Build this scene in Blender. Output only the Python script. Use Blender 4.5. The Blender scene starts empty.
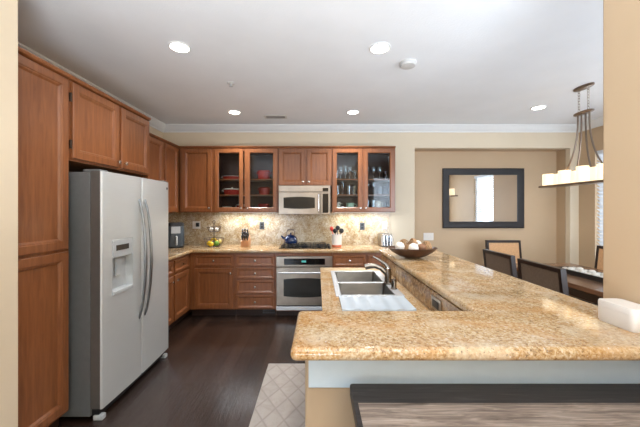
import bpy, bmesh, math, random
from mathutils import Vector, Matrix
random.seed(7)
SC = bpy.context.scene
COL = SC.collection
PI = math.pi
H = 1.46                                   # eye height

# ------------------------------------------------------------------ camera, world, light, exposure
cam_d = bpy.data.cameras.new('camera')
cam = bpy.data.objects.new('camera', cam_d)
COL.objects.link(cam)
cam.location = (0, 0, H)
cam.rotation_euler = (PI / 2, 0, 0)
cam_d.sensor_width = 36
cam_d.lens = 36 * 300 / 640
cam_d.shift_x = 3 / 640
cam_d.shift_y = -4.5 / 640
cam_d.clip_start = 0.02
SC.camera = cam

wd = bpy.data.worlds.new('world')
SC.world = wd
wd.use_nodes = True
bg = wd.node_tree.nodes['Background']
bg.inputs['Color'].default_value = (0.80, 0.90, 1.0, 1)
bg.inputs['Strength'].default_value = 2.0


def area_light(name, loc, rot, sx, sy, power, color, shape='RECTANGLE', spread=None):
    ld = bpy.data.lights.new(name, 'AREA')
    ld.shape = shape
    ld.size = sx
    if shape in ('RECTANGLE', 'ELLIPSE'):
        ld.size_y = sy
    ld.energy = power
    ld.color = color
    if spread:
        ld.spread = spread
    o = bpy.data.objects.new(name, ld)
    o.location = loc
    o.rotation_euler = rot
    COL.objects.link(o)
    return o


DAY = (0.84, 0.92, 1.0)
area_light('daylight_living_window', (-2.55, -3.75, 0.75), (PI / 2, 0, 0), 3.2, 1.1, 40, DAY)
area_light('daylight_dining_window', (4.30, 2.47, 1.45), (0, PI / 2, 0), 1.8, 0.86, 22, DAY)
area_light('added_dining_front_fill', (2.6, 0.20, 1.45), (PI / 2, 0, 0), 2.2, 1.8, 85, DAY)  # fill light at an unseen window added to brighten the dining area
area_light('added_ceiling_fill', (0.35, -1.15, 0.55), (PI, 0, 0), 1.3, 1.3, 215, (0.84, 0.92, 1.0), spread=2.75)  # added fill aimed up from behind the camera to brighten the ceiling
area_light('daylight_dining_corner_window', (4.30, 4.12, 1.45), (0, PI / 2, 0), 1.8, 0.48, 14, DAY)

SC.view_settings.view_transform = 'Standard'
SC.view_settings.look = 'None'
SC.view_settings.gamma = 1
SC.view_settings.use_curve_mapping = False
SC.view_settings.exposure = 0.35


# ------------------------------------------------------------------ materials
def lin(c):
    return tuple(((v / 255) / 12.92 if v / 255 <= 0.04045 else ((v / 255 + 0.055) / 1.055) ** 2.4) for v in c) + (1,)


class NT:
    def __init__(self, name):
        self.m = bpy.data.materials.new(name)
        self.m.use_nodes = True
        self.t = self.m.node_tree
        self.b = self.t.nodes['Principled BSDF']

    def n(self, typ, **kw):
        nd = self.t.nodes.new(typ)
        for k, v in kw.items():
            if k.startswith('i_'):
                key = k[2:].replace('_', ' ')
                nd.inputs[key].default_value = v
            else:
                setattr(nd, k, v)
        return nd

    def l(self, a, b):
        self.t.links.new(a, b)

    def coords(self, scale=(1, 1, 1), rot=(0, 0, 0)):
        tc = self.n('ShaderNodeTexCoord')
        mp = self.n('ShaderNodeMapping')
        mp.inputs['Scale'].default_value = scale
        mp.inputs['Rotation'].default_value = rot
        self.l(tc.outputs['Object'], mp.inputs['Vector'])
        return mp.outputs['Vector']

    def noise(self, vec, scale, detail=4, rough=0.55, dist=0.0):
        nd = self.n('ShaderNodeTexNoise')
        nd.inputs['Scale'].default_value = scale
        nd.inputs['Detail'].default_value = detail
        nd.inputs['Roughness'].default_value = rough
        nd.inputs['Distortion'].default_value = dist
        self.l(vec, nd.inputs['Vector'])
        return nd.outputs['Fac']

    def ramp(self, fac, stops):
        nd = self.n('ShaderNodeValToRGB')
        el = nd.color_ramp.elements
        while len(el) < len(stops):
            el.new(0.5)
        for e, (p, c) in zip(el, stops):
            e.position = p
            e.color = c if len(c) == 4 else lin(c)
        self.l(fac, nd.inputs['Fac'])
        return nd.outputs['Color']

    def mix(self, fac, a, b, blend='MIX'):
        nd = self.n('ShaderNodeMix', data_type='RGBA', blend_type=blend)
        for v, sock in ((fac, nd.inputs[0]), (a, nd.inputs[6]), (b, nd.inputs[7])):
            if hasattr(v, 'is_linked') or isinstance(v, bpy.types.NodeSocket):
                self.l(v, sock)
            else:
                sock.default_value = v
        return nd.outputs[2]

    def bump(self, height, strength=0.2, dist=0.01):
        nd = self.n('ShaderNodeBump')
        nd.inputs['Strength'].default_value = strength
        nd.inputs['Distance'].default_value = dist
        self.l(height, nd.inputs['Height'])
        self.l(nd.outputs['Normal'], self.b.inputs['Normal'])

    def set(self, color=None, rough=None, metal=None, **kw):
        if color is not None:
            if isinstance(color, bpy.types.NodeSocket):
                self.l(color, self.b.inputs['Base Color'])
            else:
                self.b.inputs['Base Color'].default_value = color if len(color) == 4 else lin(color)
        if rough is not None:
            self.b.inputs['Roughness'].default_value = rough
        if metal is not None:
            self.b.inputs['Metallic'].default_value = metal
        for k, v in kw.items():
            self.b.inputs[k.replace('_', ' ')].default_value = v
        return self.m


def plain(name, rgb, rough=0.5, metal=0.0, var=0.06, scale=18, **kw):
    """flat colour with a faint procedural mottle"""
    t = NT(name)
    f = t.noise(t.coords(), scale, 3)
    c = lin(rgb)
    a = tuple(min(1, v * (1 + var)) for v in c[:3]) + (1,)
    b = tuple(v * (1 - var) for v in c[:3]) + (1,)
    return t.set(t.ramp(f, [(0.3, b), (0.7, a)]), rough, metal, **kw)


def paint(name, rgb, bump=0.05):
    t = NT(name)
    v = t.coords()
    f = t.noise(v, 3, 3)
    c = lin(rgb)
    a = tuple(min(1, x * 1.02) for x in c[:3]) + (1,)
    b = tuple(x * 0.98 for x in c[:3]) + (1,)
    t.bump(t.noise(v, 90, 2), bump, 0.004)
    return t.set(t.ramp(f, [(0.3, b), (0.7, a)]), 0.6)


def wood(name, light, dark, grain=(14, 14, 1.2), rough=0.35, scale=3.0, coat=0.0):
    t = NT(name)
    v = t.coords(grain)
    f = t.noise(v, scale, 6, 0.6, 0.6)
    c = t.ramp(f, [(0.28, dark), (0.72, light)])
    m = t.noise(t.coords((1, 1, 1)), 2.2, 3)
    c = t.mix(t.ramp(m, [(0.35, (0, 0, 0, 1)), (0.75, (0.35, 0.35, 0.35, 1))]), c, lin(dark))
    t.set(c, rough)
    t.b.inputs['Coat Weight'].default_value = coat
    t.b.inputs['Coat Roughness'].default_value = 0.2
    return t.m


def granite(name, base, cream, vein, fleck, fl_amt=0.5, vein_dist=1.6, rough=0.09, vein_pos=(0.46, 0.62), stretch=(1, 1, 1)):
    t = NT(name)
    v = t.coords()
    big = t.noise(t.coords(stretch, (0, 0, 0.5)), 2.6, 5, 0.6, vein_dist)
    c = t.ramp(big, [(vein_pos[0], base), (vein_pos[1], vein)])
    med = t.noise(v, 9, 5, 0.65, 0.4)
    c = t.mix(t.ramp(med, [(0.42, (0, 0, 0, 1)), (0.62, (0.9, 0.9, 0.9, 1))]), c, lin(cream))
    grain = t.noise(v, 95, 4, 0.7)
    c = t.mix(t.ramp(grain, [(0.33, (0.85, 0.85, 0.85, 1)), (0.47, (0, 0, 0, 1))]), c, lin(fleck))
    g2 = t.noise(t.coords((1, 1, 1), (0.4, 0.9, 0.2)), 60, 4, 0.7)
    c = t.mix(t.ramp(g2, [(0.60, (0, 0, 0, 1)), (0.70, (fl_amt, fl_amt, fl_amt, 1))]), c, lin((240, 232, 215)))
    g3 = t.noise(t.coords((1, 1, 1), (1.4, 0.3, 0.7)), 42, 5, 0.75)
    c = t.mix(t.ramp(g3, [(0.29, (0.9, 0.9, 0.9, 1)), (0.39, (0, 0, 0, 1))]), c, lin((96, 76, 60)))
    return t.set(c, rough, 0.0, IOR=1.5)


def speckle(name, cols, patch, patch_amt, dark, scale=70, rough=0.055, vein_scale=2.4, dist=2.0):
    """granite: fine mineral grain in four tones, large drifting veins, dark flecks"""
    t = NT(name)
    v = t.coords()
    n1 = t.noise(v, scale, 3, 0.75, 0.3)
    c = t.ramp(n1, [(0.34, cols[0]), (0.45, cols[1]), (0.55, cols[2]), (0.68, cols[3])])
    big = t.noise(t.coords((1, 1.5, 1), (0, 0, 0.6)), vein_scale, 5, 0.6, dist)
    c = t.mix(t.ramp(big, [(0.44, (0, 0, 0, 1)), (0.62, (patch_amt,) * 3 + (1,))]), c, lin(patch))
    pale = t.noise(t.coords((1, 1, 1), (0.7, 0.2, 1.1)), 7, 4, 0.6)
    c = t.mix(t.ramp(pale, [(0.48, (0, 0, 0, 1)), (0.68, (0.55, 0.55, 0.55, 1))]), c, lin(cols[3]))
    n2 = t.noise(t.coords((1, 1, 1), (1.4, 0.3, 0.7)), scale * 1.15, 3, 0.7)
    c = t.mix(t.ramp(n2, [(0.30, (0.95, 0.95, 0.95, 1)), (0.40, (0, 0, 0, 1))]), c, lin(dark))
    n3 = t.noise(t.coords((1, 1, 1), (0.2, 1.3, 0.4)), scale * 0.9, 3, 0.7)
    c = t.mix(t.ramp(n3, [(0.62, (0, 0, 0, 1)), (0.70, (0.7, 0.7, 0.7, 1))]), c, lin((214, 208, 200)))
    return t.set(c, rough, 0.0, IOR=1.5)


def metal(name, rgb, rough=0.28, brush=(1, 1, 60), amt=0.12):
    t = NT(name)
    f = t.noise(t.coords(brush), 8, 3)
    c = lin(rgb)
    a = tuple(min(1, x * (1 + amt)) for x in c[:3]) + (1,)
    b = tuple(x * (1 - amt) for x in c[:3]) + (1,)
    return t.set(t.ramp(f, [(0.3, b), (0.7, a)]), rough, 1.0)


def thin_glass(name, tint, gloss=0.05, edge=0.5):
    t = NT(name)
    tr = t.n('ShaderNodeBsdfTransparent')
    tr.inputs['Color'].default_value = lin(tint)
    gl = t.n('ShaderNodeBsdfGlossy')
    gl.inputs['Roughness'].default_value = 0.02
    lw = t.n('ShaderNodeLayerWeight')
    lw.inputs['Blend'].default_value = 0.35
    mr = t.n('ShaderNodeMapRange')
    mr.inputs['To Min'].default_value = gloss
    mr.inputs['To Max'].default_value = edge
    t.l(lw.outputs['Facing'], mr.inputs['Value'])
    mx = t.n('ShaderNodeMixShader')
    t.l(mr.outputs['Result'], mx.inputs['Fac'])
    t.l(tr.outputs['BSDF'], mx.inputs[1])
    t.l(gl.outputs['BSDF'], mx.inputs[2])
    t.l(mx.outputs['Shader'], t.t.nodes['Material Output'].inputs['Surface'])
    return t.m


def glow(name, rgb, strength, body=(250, 240, 220)):
    t = NT(name)
    t.set(body, 0.4)
    f = t.noise(t.coords(), 8, 2)
    t.l(t.ramp(f, [(0.2, rgb), (0.8, tuple(min(255, v + 6) for v in rgb))]), t.b.inputs['Emission Color'])
    t.b.inputs['Emission Strength'].default_value = strength
    return t.m


M = {}
M['wall'] = paint('wall_paint', (196, 169, 136))
M['wall_pale'] = paint('kitchen_wall_paint', (222, 206, 180))
M['ceiling'] = paint('ceiling_paint', (238, 240, 242), 0.3)
M['white'] = plain('white_trim_paint', (236, 236, 234), 0.4, 0, 0.01)
M['apron'] = plain('bluish_daylight_tint', (212, 226, 233), 0.45, 0, 0.02)  # bluish tint stands in for daylight falling on the bar wall
M['cab'] = wood('cabinet_wood', (152, 95, 55), (118, 68, 37), rough=0.33, coat=0.25)
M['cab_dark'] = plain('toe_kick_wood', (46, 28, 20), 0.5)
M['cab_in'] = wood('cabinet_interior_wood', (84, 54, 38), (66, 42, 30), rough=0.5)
M['granite'] = speckle('gold_granite', [(124, 92, 60), (172, 136, 90), (188, 160, 120), (208, 192, 166)], (182, 130, 70), 0.45, (84, 66, 52), 95)
M['splash'] = speckle('beige_granite_slab', [(144, 116, 82), (176, 150, 112), (196, 176, 142), (212, 202, 182)], (138, 104, 68), 0.5, (118, 96, 70), 55, 0.16, 3.0, 3.0)
M['riser'] = speckle('brown_granite_slab', [(96, 70, 48), (146, 108, 68), (172, 136, 94), (196, 170, 134)], (104, 74, 50), 0.7, (64, 52, 44), 50, 0.14, 4.0, 2.5)
M['steel'] = metal('stainless_steel', (170, 160, 148), 0.30, (1, 60, 1))
M['steel_fridge'] = metal('stainless_steel_door', (216, 220, 220), 0.42, (1, 1, 60), 0.03)
M['steel_fridge'].node_tree.nodes['Principled BSDF'].inputs['Metallic'].default_value = 0.5
M['handle_steel'] = metal('satin_handle_steel', (150, 156, 160), 0.28, (1, 1, 4), 0.04)
M['steel_side'] = plain('grey_fridge_side', (112, 116, 117), 0.45, 0.2, 0.04)
M['steel_sink'] = metal('brushed_sink_steel', (108, 105, 100), 0.32, (1, 40, 1))
M['rimsteel'] = metal('bright_sink_rim', (228, 232, 236), 0.25, (1, 30, 1), 0.04)
M['rimsteel'].node_tree.nodes['Principled BSDF'].inputs['Metallic'].default_value = 0.55
M['chrome'] = metal('polished_chrome', (225, 225, 225), 0.10, (1, 1, 1), 0.02)
M['nickel'] = metal('satin_nickel', (205, 198, 188), 0.25, (1, 1, 1), 0.03)
M['faucet'] = metal('brushed_faucet_metal', (150, 142, 132), 0.25, (1, 1, 10), 0.06)
M['black'] = plain('black_plastic', (22, 22, 24), 0.35)
M['black_glass'] = plain('black_glass', (14, 15, 17), 0.06, 0, 0.02)
M['oven_glass'] = plain('dark_oven_glass', (34, 35, 34), 0.08, 0, 0.05)
M['iron'] = plain('cast_iron', (26, 26, 28), 0.55)
M['dgrey'] = plain('dark_grey_plastic', (70, 72, 74), 0.4)
M['edge_grey'] = plain('grey_door_edge', (88, 84, 80), 0.4)
M['slot'] = plain('dispenser_display', (64, 58, 52), 0.2)
M['lgrey'] = plain('light_grey_plastic', (186, 190, 192), 0.4)
M['wplastic'] = plain('white_plastic', (228, 221, 212), 0.35, 0, 0.01)
M['mat_grey'] = plain('pale_grey_silicone', (192, 202, 210), 0.2, 0, 0.02)
M['pane'] = thin_glass('cabinet_pane_glass', (236, 240, 242), 0.02, 0.2)
M['winpane'] = thin_glass('window_glass', (250, 252, 255), 0.03, 0.3)
M['glassware'] = thin_glass('drinking_glass', (222, 232, 238), 0.30, 0.95)
M['blueware'] = thin_glass('blue_drinking_glass', (140, 160, 205), 0.15, 0.6)
M['red'] = plain('red_stoneware', (168, 44, 36), 0.25)
M['cream'] = plain('cream_stoneware', (236, 228, 214), 0.3, 0, 0.03)
M['kettle'] = plain('blue_enamel', (15, 40, 82), 0.12, 0, 0.1, Coat_Weight=0.6)
M['frame'] = plain('black_mirror_frame_paint', (30, 27, 28), 0.38, 0, 0.1)
M['mirror'] = metal('mirror_silver', (232, 230, 226), 0.015, (1, 1, 1), 0.0)
M['espresso'] = wood('espresso_wood', (50, 36, 30), (34, 24, 20), (1.2, 14, 14), 0.3)
M['dtable'] = wood('dining_table_wood', (120, 88, 66), (92, 66, 50), (14, 1.2, 14), 0.22)
M['taupe'] = plain('taupe_upholstery', (112, 94, 78), 0.6, 0, 0.14, 60)
M['tan'] = plain('tan_upholstery', (196, 152, 108), 0.6, 0, 0.12, 60)
M['bowl'] = wood('dark_turned_wood', (92, 58, 36), (58, 36, 24), (10, 10, 3), 0.35)
M['vine'] = plain('dried_vine', (168, 130, 90), 0.7, 0, 0.2)
M['wball'] = plain('white_woven_ball', (236, 226, 210), 0.7, 0, 0.08, 60)
M['bball'] = plain('brown_woven_ball', (140, 100, 70), 0.7, 0, 0.2, 60)
M['yellow'] = plain('yellow_peel', (236, 196, 40), 0.4, 0, 0.08)
M['pearskin'] = plain('pale_yellow_peel', (222, 196, 110), 0.4, 0, 0.08)
M['green'] = plain('green_peel', (104, 150, 50), 0.4, 0, 0.15)
M['dgreen'] = plain('dark_green_peel', (58, 84, 44), 0.5, 0, 0.15)
M['garlic'] = plain('white_garlic', (238, 230, 216), 0.55, 0, 0.05)
M['block'] = wood('light_block_wood', (196, 140, 92), (170, 116, 72), (10, 10, 2), 0.4)
M['fryer'] = plain('slate_plastic', (74, 84, 92), 0.3, 0.2, 0.05)
M['wire'] = metal('dark_wire', (96, 84, 74), 0.4, (1, 1, 1), 0.05)
M['bronze'] = metal('brushed_bronze', (140, 124, 110), 0.35, (1, 1, 6), 0.08)
M['mint'] = plain('mint_stoneware', (150, 186, 160), 0.3)
t = NT('white_blind_slat')
t.set(t.ramp(t.noise(t.coords(), 6, 2), [(0.3, (236, 238, 240)), (0.7, (244, 246, 248))]), 0.45)
tl = t.n('ShaderNodeBsdfTranslucent')
tl.inputs['Color'].default_value = lin((225, 232, 240))
mx = t.n('ShaderNodeMixShader')
mx.inputs['Fac'].default_value = 0.2
t.l(t.b.outputs['BSDF'], mx.inputs[1])
t.l(tl.outputs['BSDF'], mx.inputs[2])
t.l(mx.outputs['Shader'], t.t.nodes['Material Output'].inputs['Surface'])
M['blind'] = t.m
M['lens'] = glow('downlight_lens', (255, 248, 236), 12)
M['shade'] = glow('frosted_lamp_glass', (255, 232, 194), 0.85, (240, 226, 200))
M['strip'] = glow('light_strip_diffuser', (255, 246, 230), 1)
M['terracotta'] = plain('terracotta_glaze', (206, 104, 66), 0.4)
M['redsil'] = plain('red_silicone', (206, 60, 44), 0.45)
M['pebble'] = plain('white_pebble', (232, 226, 214), 0.6, 0, 0.06)
M['louver_grey'] = plain('grey_vent_louver', (140, 138, 135), 0.5)
M['vent'] = plain('vent_paint', (206, 204, 200), 0.5)
M['display'] = glow('clock_display', (90, 200, 190), 0.6, (10, 30, 30))

# floor: dark hand-scraped planks running away from the camera
t = NT('dark_plank_floor')
v = t.coords((1, 1, 1), (0, 0, PI / 2))
br = t.n('ShaderNodeTexBrick', offset=0.37, squash=1.0)
br.inputs['Scale'].default_value = 1.0
br.inputs['Brick Width'].default_value = 1.25
br.inputs['Row Height'].default_value = 0.127
br.inputs['Mortar Size'].default_value = 0.004
br.inputs['Mortar Smooth'].default_value = 0.2
br.inputs['Color1'].default_value = lin((72, 52, 41))
br.inputs['Color2'].default_value = lin((36, 25, 20))
br.inputs['Mortar'].default_value = lin((14, 10, 9))
t.l(v, br.inputs['Vector'])
g = t.noise(t.coords((22, 1.6, 1)), 3.2, 6, 0.65, 0.5)
c = t.mix(t.ramp(g, [(0.35, (0.55, 0.55, 0.55, 1)), (0.7, (0, 0, 0, 1))]), br.outputs['Color'], lin((34, 24, 20)))
t.set(c, 0.25, Coat_Weight=0.3, Coat_Roughness=0.2)
bmx = t.n('ShaderNodeMath', operation='ADD')
t.l(g, bmx.inputs[0])
t.l(br.outputs['Fac'], bmx.inputs[1])
inv = t.n('ShaderNodeMath', operation='MULTIPLY')
inv.inputs[1].default_value = -1
t.l(bmx.outputs[0], inv.inputs[0])
t.bump(inv.outputs[0], 0.8, 0.012)
M['floor'] = t.m

# rug: quilted grey lattice
t = NT('grey_quilted_rug')
v = t.coords()
sx = t.n('ShaderNodeSeparateXYZ')
t.l(v, sx.inputs[0])


def lattice(sign):
    a = t.n('ShaderNodeMath', operation='MULTIPLY')
    a.inputs[1].default_value = sign * 0.62
    t.l(sx.outputs['Y'], a.inputs[0])
    wob = t.n('ShaderNodeMath', operation='ADD')
    t.l(sx.outputs['X'], wob.inputs[0])
    t.l(a.outputs[0], wob.inputs[1])
    s = t.n('ShaderNodeMath', operation='MULTIPLY')
    s.inputs[1].default_value = PI / 0.15
    t.l(wob.outputs[0], s.inputs[0])
    si = t.n('ShaderNodeMath', operation='SINE')
    t.l(s.outputs[0], si.inputs[0])
    ab = t.n('ShaderNodeMath', operation='ABSOLUTE')
    t.l(si.outputs[0], ab.inputs[0])
    return ab.outputs[0]


mn = t.n('ShaderNodeMath', operation='MINIMUM')
t.l(lattice(1), mn.inputs[0])
t.l(lattice(-1), mn.inputs[1])
ln = t.ramp(mn.outputs[0], [(0.03, (148, 139, 132)), (0.25, (166, 158, 151))])
f = t.noise(v, 7, 4, 0.7, 1.0)
c = t.mix(t.ramp(f, [(0.45, (0, 0, 0, 1)), (0.62, (0.5, 0.5, 0.5, 1))]), ln, lin((148, 139, 132)))
t.set(c, 0.9)
t.bump(mn.outputs[0], 0.6, 0.01)
M['rug'] = t.m

# weathered table boards
t = NT('weathered_boards')
g = t.noise(t.coords((2.0, 26, 4)), 3.4, 6, 0.65, 0.8)
c = t.ramp(g, [(0.3, (88, 76, 68)), (0.5, (142, 126, 114)), (0.72, (190, 174, 160))])
br = t.n('ShaderNodeTexBrick')
br.inputs['Scale'].default_value = 1
br.inputs['Brick Width'].default_value = 3.0
br.inputs['Row Height'].default_value = 0.14
br.inputs['Mortar Size'].default_value = 0.002
br.inputs['Color1'].default_value = (1, 1, 1, 1)
br.inputs['Color2'].default_value = (0.86, 0.86, 0.86, 1)
br.inputs['Mortar'].default_value = (0.3, 0.3, 0.3, 1)
t.l(t.coords((1, 1, 1), (0, 0, 0)), br.inputs['Vector'])
c = t.mix(1.0, c, br.outputs['Color'], 'MULTIPLY')
t.set(c, 0.45)
t.bump(g, 0.25, 0.003)
M['boards'] = t.m
t = NT('dark_weathered_wood')
g = t.noise(t.coords((2.0, 30, 20)), 3.0, 6, 0.65, 0.9)
t.set(t.ramp(g, [(0.3, (34, 30, 30)), (0.6, (58, 53, 52)), (0.8, (86, 80, 77))]), 0.45)
M['darkboards'] = t.m
# patterned mug
t = NT('black_and_white_glaze')
vo = t.n('ShaderNodeTexVoronoi')
vo.inputs['Scale'].default_value = 28
t.l(t.coords(), vo.inputs['Vector'])
t.set(t.ramp(vo.outputs['Distance'], [(0.38, (30, 28, 28)), (0.46, (236, 228, 210))]), 0.25)
M['pattern'] = t.m
# woven fridge logo etc. use plain metals


# ------------------------------------------------------------------ mesh helpers
class MB:
    def __init__(self):
        self.bm = bmesh.new()

    def face(self, vs):
        try:
            return self.bm.faces.new(vs)
        except ValueError:
            return None

    def box(self, x0, x1, y0, y1, z0, z1):
        v = [self.bm.verts.new(p) for p in ((x0, y0, z0), (x1, y0, z0), (x1, y1, z0), (x0, y1, z0),
                                            (x0, y0, z1), (x1, y0, z1), (x1, y1, z1), (x0, y1, z1))]
        for f in ((0, 3, 2, 1), (4, 5, 6, 7), (0, 1, 5, 4), (1, 2, 6, 5), (2, 3, 7, 6), (3, 0, 4, 7)):
            self.face([v[i] for i in f])
        return self

    def loft(self, rings, cap0=True, cap1=True, closed=True, loop=False):
        R = [[self.bm.verts.new(p) for p in r] for r in rings]
        n = len(R[0])
        pairs = list(zip(R[:-1], R[1:]))
        if loop:
            pairs.append((R[-1], R[0]))
        for a, b in pairs:
            for i in range(n if closed else n - 1):
                j = (i + 1) % n
                self.face([a[i], a[j], b[j], b[i]])
        if not loop:
            if cap0:
                self.face(R[0][::-1])
            if cap1:
                self.face(R[-1])
        return self

    def prism(self, pts, a0, a1, axis='z'):
        if axis == 'z':
            f = lambda p, a: (p[0], p[1], a)
        elif axis == 'x':
            f = lambda p, a: (a, p[0], p[1])
        else:
            f = lambda p, a: (p[0], a, p[1])
        return self.loft([[f(p, a0) for p in pts], [f(p, a1) for p in pts]])

    def tube(self, pts, r, n=8, cap=True):
        P = [Vector(p) for p in pts]
        rr = r if isinstance(r, (list, tuple)) else [r] * len(P)
        rings = []
        up = None
        for i, p in enumerate(P):
            d = (P[min(i + 1, len(P) - 1)] - P[max(i - 1, 0)]).normalized()
            if up is None:
                up = d.orthogonal().normalized()
            up = (up - d * up.dot(d))
            up = up.normalized() if up.length > 1e-6 else d.orthogonal().normalized()
            w = d.cross(up)
            rings.append([p + rr[i] * (math.cos(2 * PI * k / n) * up + math.sin(2 * PI * k / n) * w) for k in range(n)])
        return self.loft(rings, cap, cap)

    def ring(self, c, R, r, axis='z', n=20, m=6, sx=1.0, sy=1.0, mat=None):
        rings = []
        for k in range(n):
            a = 2 * PI * k / n
            row = []
            for q in range(m):
                b = 2 * PI * q / m
                x, y, z = (R * sx + r * math.cos(b)) * math.cos(a), (R * sy + r * math.cos(b)) * math.sin(a), r * math.sin(b)
                p = Vector((x, y, z))
                if axis == 'x':
                    p = Vector((z, x, y))
                elif axis == 'y':
                    p = Vector((x, z, y))
                if mat is not None:
                    p = mat @ p
                row.append(p + Vector(c))
            rings.append(row)
        return self.loft(rings, loop=True)

    def lathe(self, prof, c=(0, 0, 0), n=24, axis='z', sx=1.0, sy=1.0):
        rings = []
        for r, z in prof:
            row = []
            for k in range(n):
                a = 2 * PI * k / n
                x, y = r * math.cos(a) * sx, r * math.sin(a) * sy
                p = (x, y, z) if axis == 'z' else ((x, z, y) if axis == 'y' else (z, x, y))
                row.append((p[0] + c[0], p[1] + c[1], p[2] + c[2]))
            rings.append(row)
        return self.loft(rings)

    def ball(self, c, r, sx=1, sy=1, sz=1, n=16, m=10):
        prof = [(max(r * math.sin(PI * i / m), r * 0.02), -r * math.cos(PI * i / m) * sz) for i in range(m + 1)]
        return self.lathe(prof, c, n, 'z', sx, sy)

    def hollow(self, x0, x1, y0, y1, z0, z1, t, side='front', depth=None):
        """box with one side open: t = (left, right, bottom, top) wall or a number; side front (-y) or top"""
        tl, tr, tb, tt = t if isinstance(t, (tuple, list)) else (t,) * 4
        if side == 'front':
            D = depth if depth else (y1 - y0) - tl
            o = lambda y: [(x0, y, z0), (x1, y, z0), (x1, y, z1), (x0, y, z1)]
            i = lambda y: [(x0 + tl, y, z0 + tb), (x1 - tr, y, z0 + tb), (x1 - tr, y, z1 - tt), (x0 + tl, y, z1 - tt)]
            return self.loft([o(y1), o(y0), i(y0), i(y0 + D)])
        D = depth if depth else (z1 - z0) - tl
        o = lambda z: [(x0, y0, z), (x1, y0, z), (x1, y1, z), (x0, y1, z)]
        i = lambda z: [(x0 + tl, y0 + tb, z), (x1 - tr, y0 + tb, z), (x1 - tr, y1 - tt, z), (x0 + tl, y1 - tt, z)]
        return self.loft([o(z0), o(z1), i(z1), i(z1 - D)])

    def rects(self, w, h, prof, hole=False):
        """nested rectangles on a panel lying in x 0..w, z 0..h: prof = [(inset, y)]"""
        rings = []
        for i, y in prof:
            rings.append([(i, y, i), (w - i, y, i), (w - i, y, h - i), (i, y, h - i)])
        return self.loft(rings, loop=hole)

    def frame_slab(self, o, i, z0, z1):
        """rectangular slab (x0,x1,y0,y1) with a rectangular hole"""
        R = lambda q, z: [(q[0], q[2], z), (q[1], q[2], z), (q[1], q[3], z), (q[0], q[3], z)]
        return self.loft([R(o, z0), R(o, z1), R(i, z1), R(i, z0)], loop=True)

    def grid_wall(self, us, zs, skip, f, t):
        """a wall in one piece with openings; f(u, z, d) -> point; d = 0 face, t back"""
        V = {}

        def vert(i, j, k):
            if (i, j, k) not in V:
                V[(i, j, k)] = self.bm.verts.new(f(us[i], zs[j], t if k else 0))
            return V[(i, j, k)]
        nu, nz = len(us) - 1, len(zs) - 1
        solid = lambda i, j: 0 <= i < nu and 0 <= j < nz and (i, j) not in skip
        for i in range(nu):
            for j in range(nz):
                if not solid(i, j):
                    continue
                for k in (0, 1):
                    self.face([vert(i, j, k), vert(i + 1, j, k), vert(i + 1, j + 1, k), vert(i, j + 1, k)])
                for (di, dj, e) in ((-1, 0, ((i, j), (i, j + 1))), (1, 0, ((i + 1, j), (i + 1, j + 1))),
                                    (0, -1, ((i, j), (i + 1, j))), (0, 1, ((i, j + 1), (i + 1, j + 1)))):
                    if not solid(i + di, j + dj):
                        (a, b), (c_, d_) = e
                        self.face([vert(a, b, 0), vert(c_, d_, 0), vert(c_, d_, 1), vert(a, b, 1)])
        return self

    def build(self, name, mat, parent=None, bevel=0.0, seg=2, smooth=True, angle=40):
        bmesh.ops.recalc_face_normals(self.bm, faces=self.bm.faces[:])
        me = bpy.data.meshes.new(name)
        self.bm.to_mesh(me)
        self.bm.free()
        me.materials.append(M[mat] if isinstance(mat, str) else mat)
        if smooth:
            me.polygons.foreach_set('use_smooth', [True] * len(me.polygons))
            me.set_sharp_from_angle(angle=math.radians(angle))
        o = bpy.data.objects.new(name, me)
        COL.objects.link(o)
        if parent is not None:
            o.parent = parent
        if bevel:
            b = o.modifiers.new('bevel', 'BEVEL')
            b.width = bevel
            b.segments = seg
            b.limit_method = 'ANGLE'
            b.angle_limit = math.radians(50)
            b.harden_normals = True
        return o


def tag(o, label, cat, group=None, kind=None):
    o['label'] = label
    o['category'] = cat
    if group:
        o['group'] = group
    if kind:
        o['kind'] = kind
    return o


def struct(o):
    o['kind'] = 'structure'
    return o


def thing(name, label, cat, loc=(0, 0, 0), rz=0.0, group=None, kind=None):
    o = bpy.data.objects.new(name, None)
    COL.objects.link(o)
    o.empty_display_size = 0.1
    o.location = loc
    o.rotation_euler = (0, 0, rz)
    return tag(o, label, cat, group, kind)


def box(name, mat, parent, *a, bevel=0.0, **kw):
    return MB().box(*a).build(name, mat, parent, bevel, **kw)


def copy_tree(o, loc=None, rz=None, label=None, parent=None):
    c = o.copy()
    COL.objects.link(c)
    if parent is not None:
        c.parent = parent
    if loc is not None:
        c.location = loc
    if rz is not None:
        c.rotation_euler = (0, 0, rz)
    if label:
        c['label'] = label
    for ch in [x for x in bpy.data.objects if x.parent == o]:
        copy_tree(ch, parent=c)
    return c


def at(o, loc, rz=0.0):
    o.location = loc
    o.rotation_euler = (0, 0, rz)
    return o


# ------------------------------------------------------------------ setting
XL, XR, YB, YF, ZC = -2.38, 4.04, 4.63, -3.6, 2.74     # left wall, right wall, back wall, living wall, ceiling
XV = -5.6                                              # living-room far wall
YN = 4.90                                              # niche back
struct(box('floor', 'floor', None, XV - .12, XR + .12, YF - .12, YN + .12, -0.1, 0.0))
struct(box('ceiling', 'ceiling', None, XV - .12, XR + .12, YF - .12, YN + .12, ZC, ZC + 0.1))
struct(box('wall_left', 'wall_pale', None, XL - .12, XL, 1.551, YB, 0, ZC))
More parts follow.
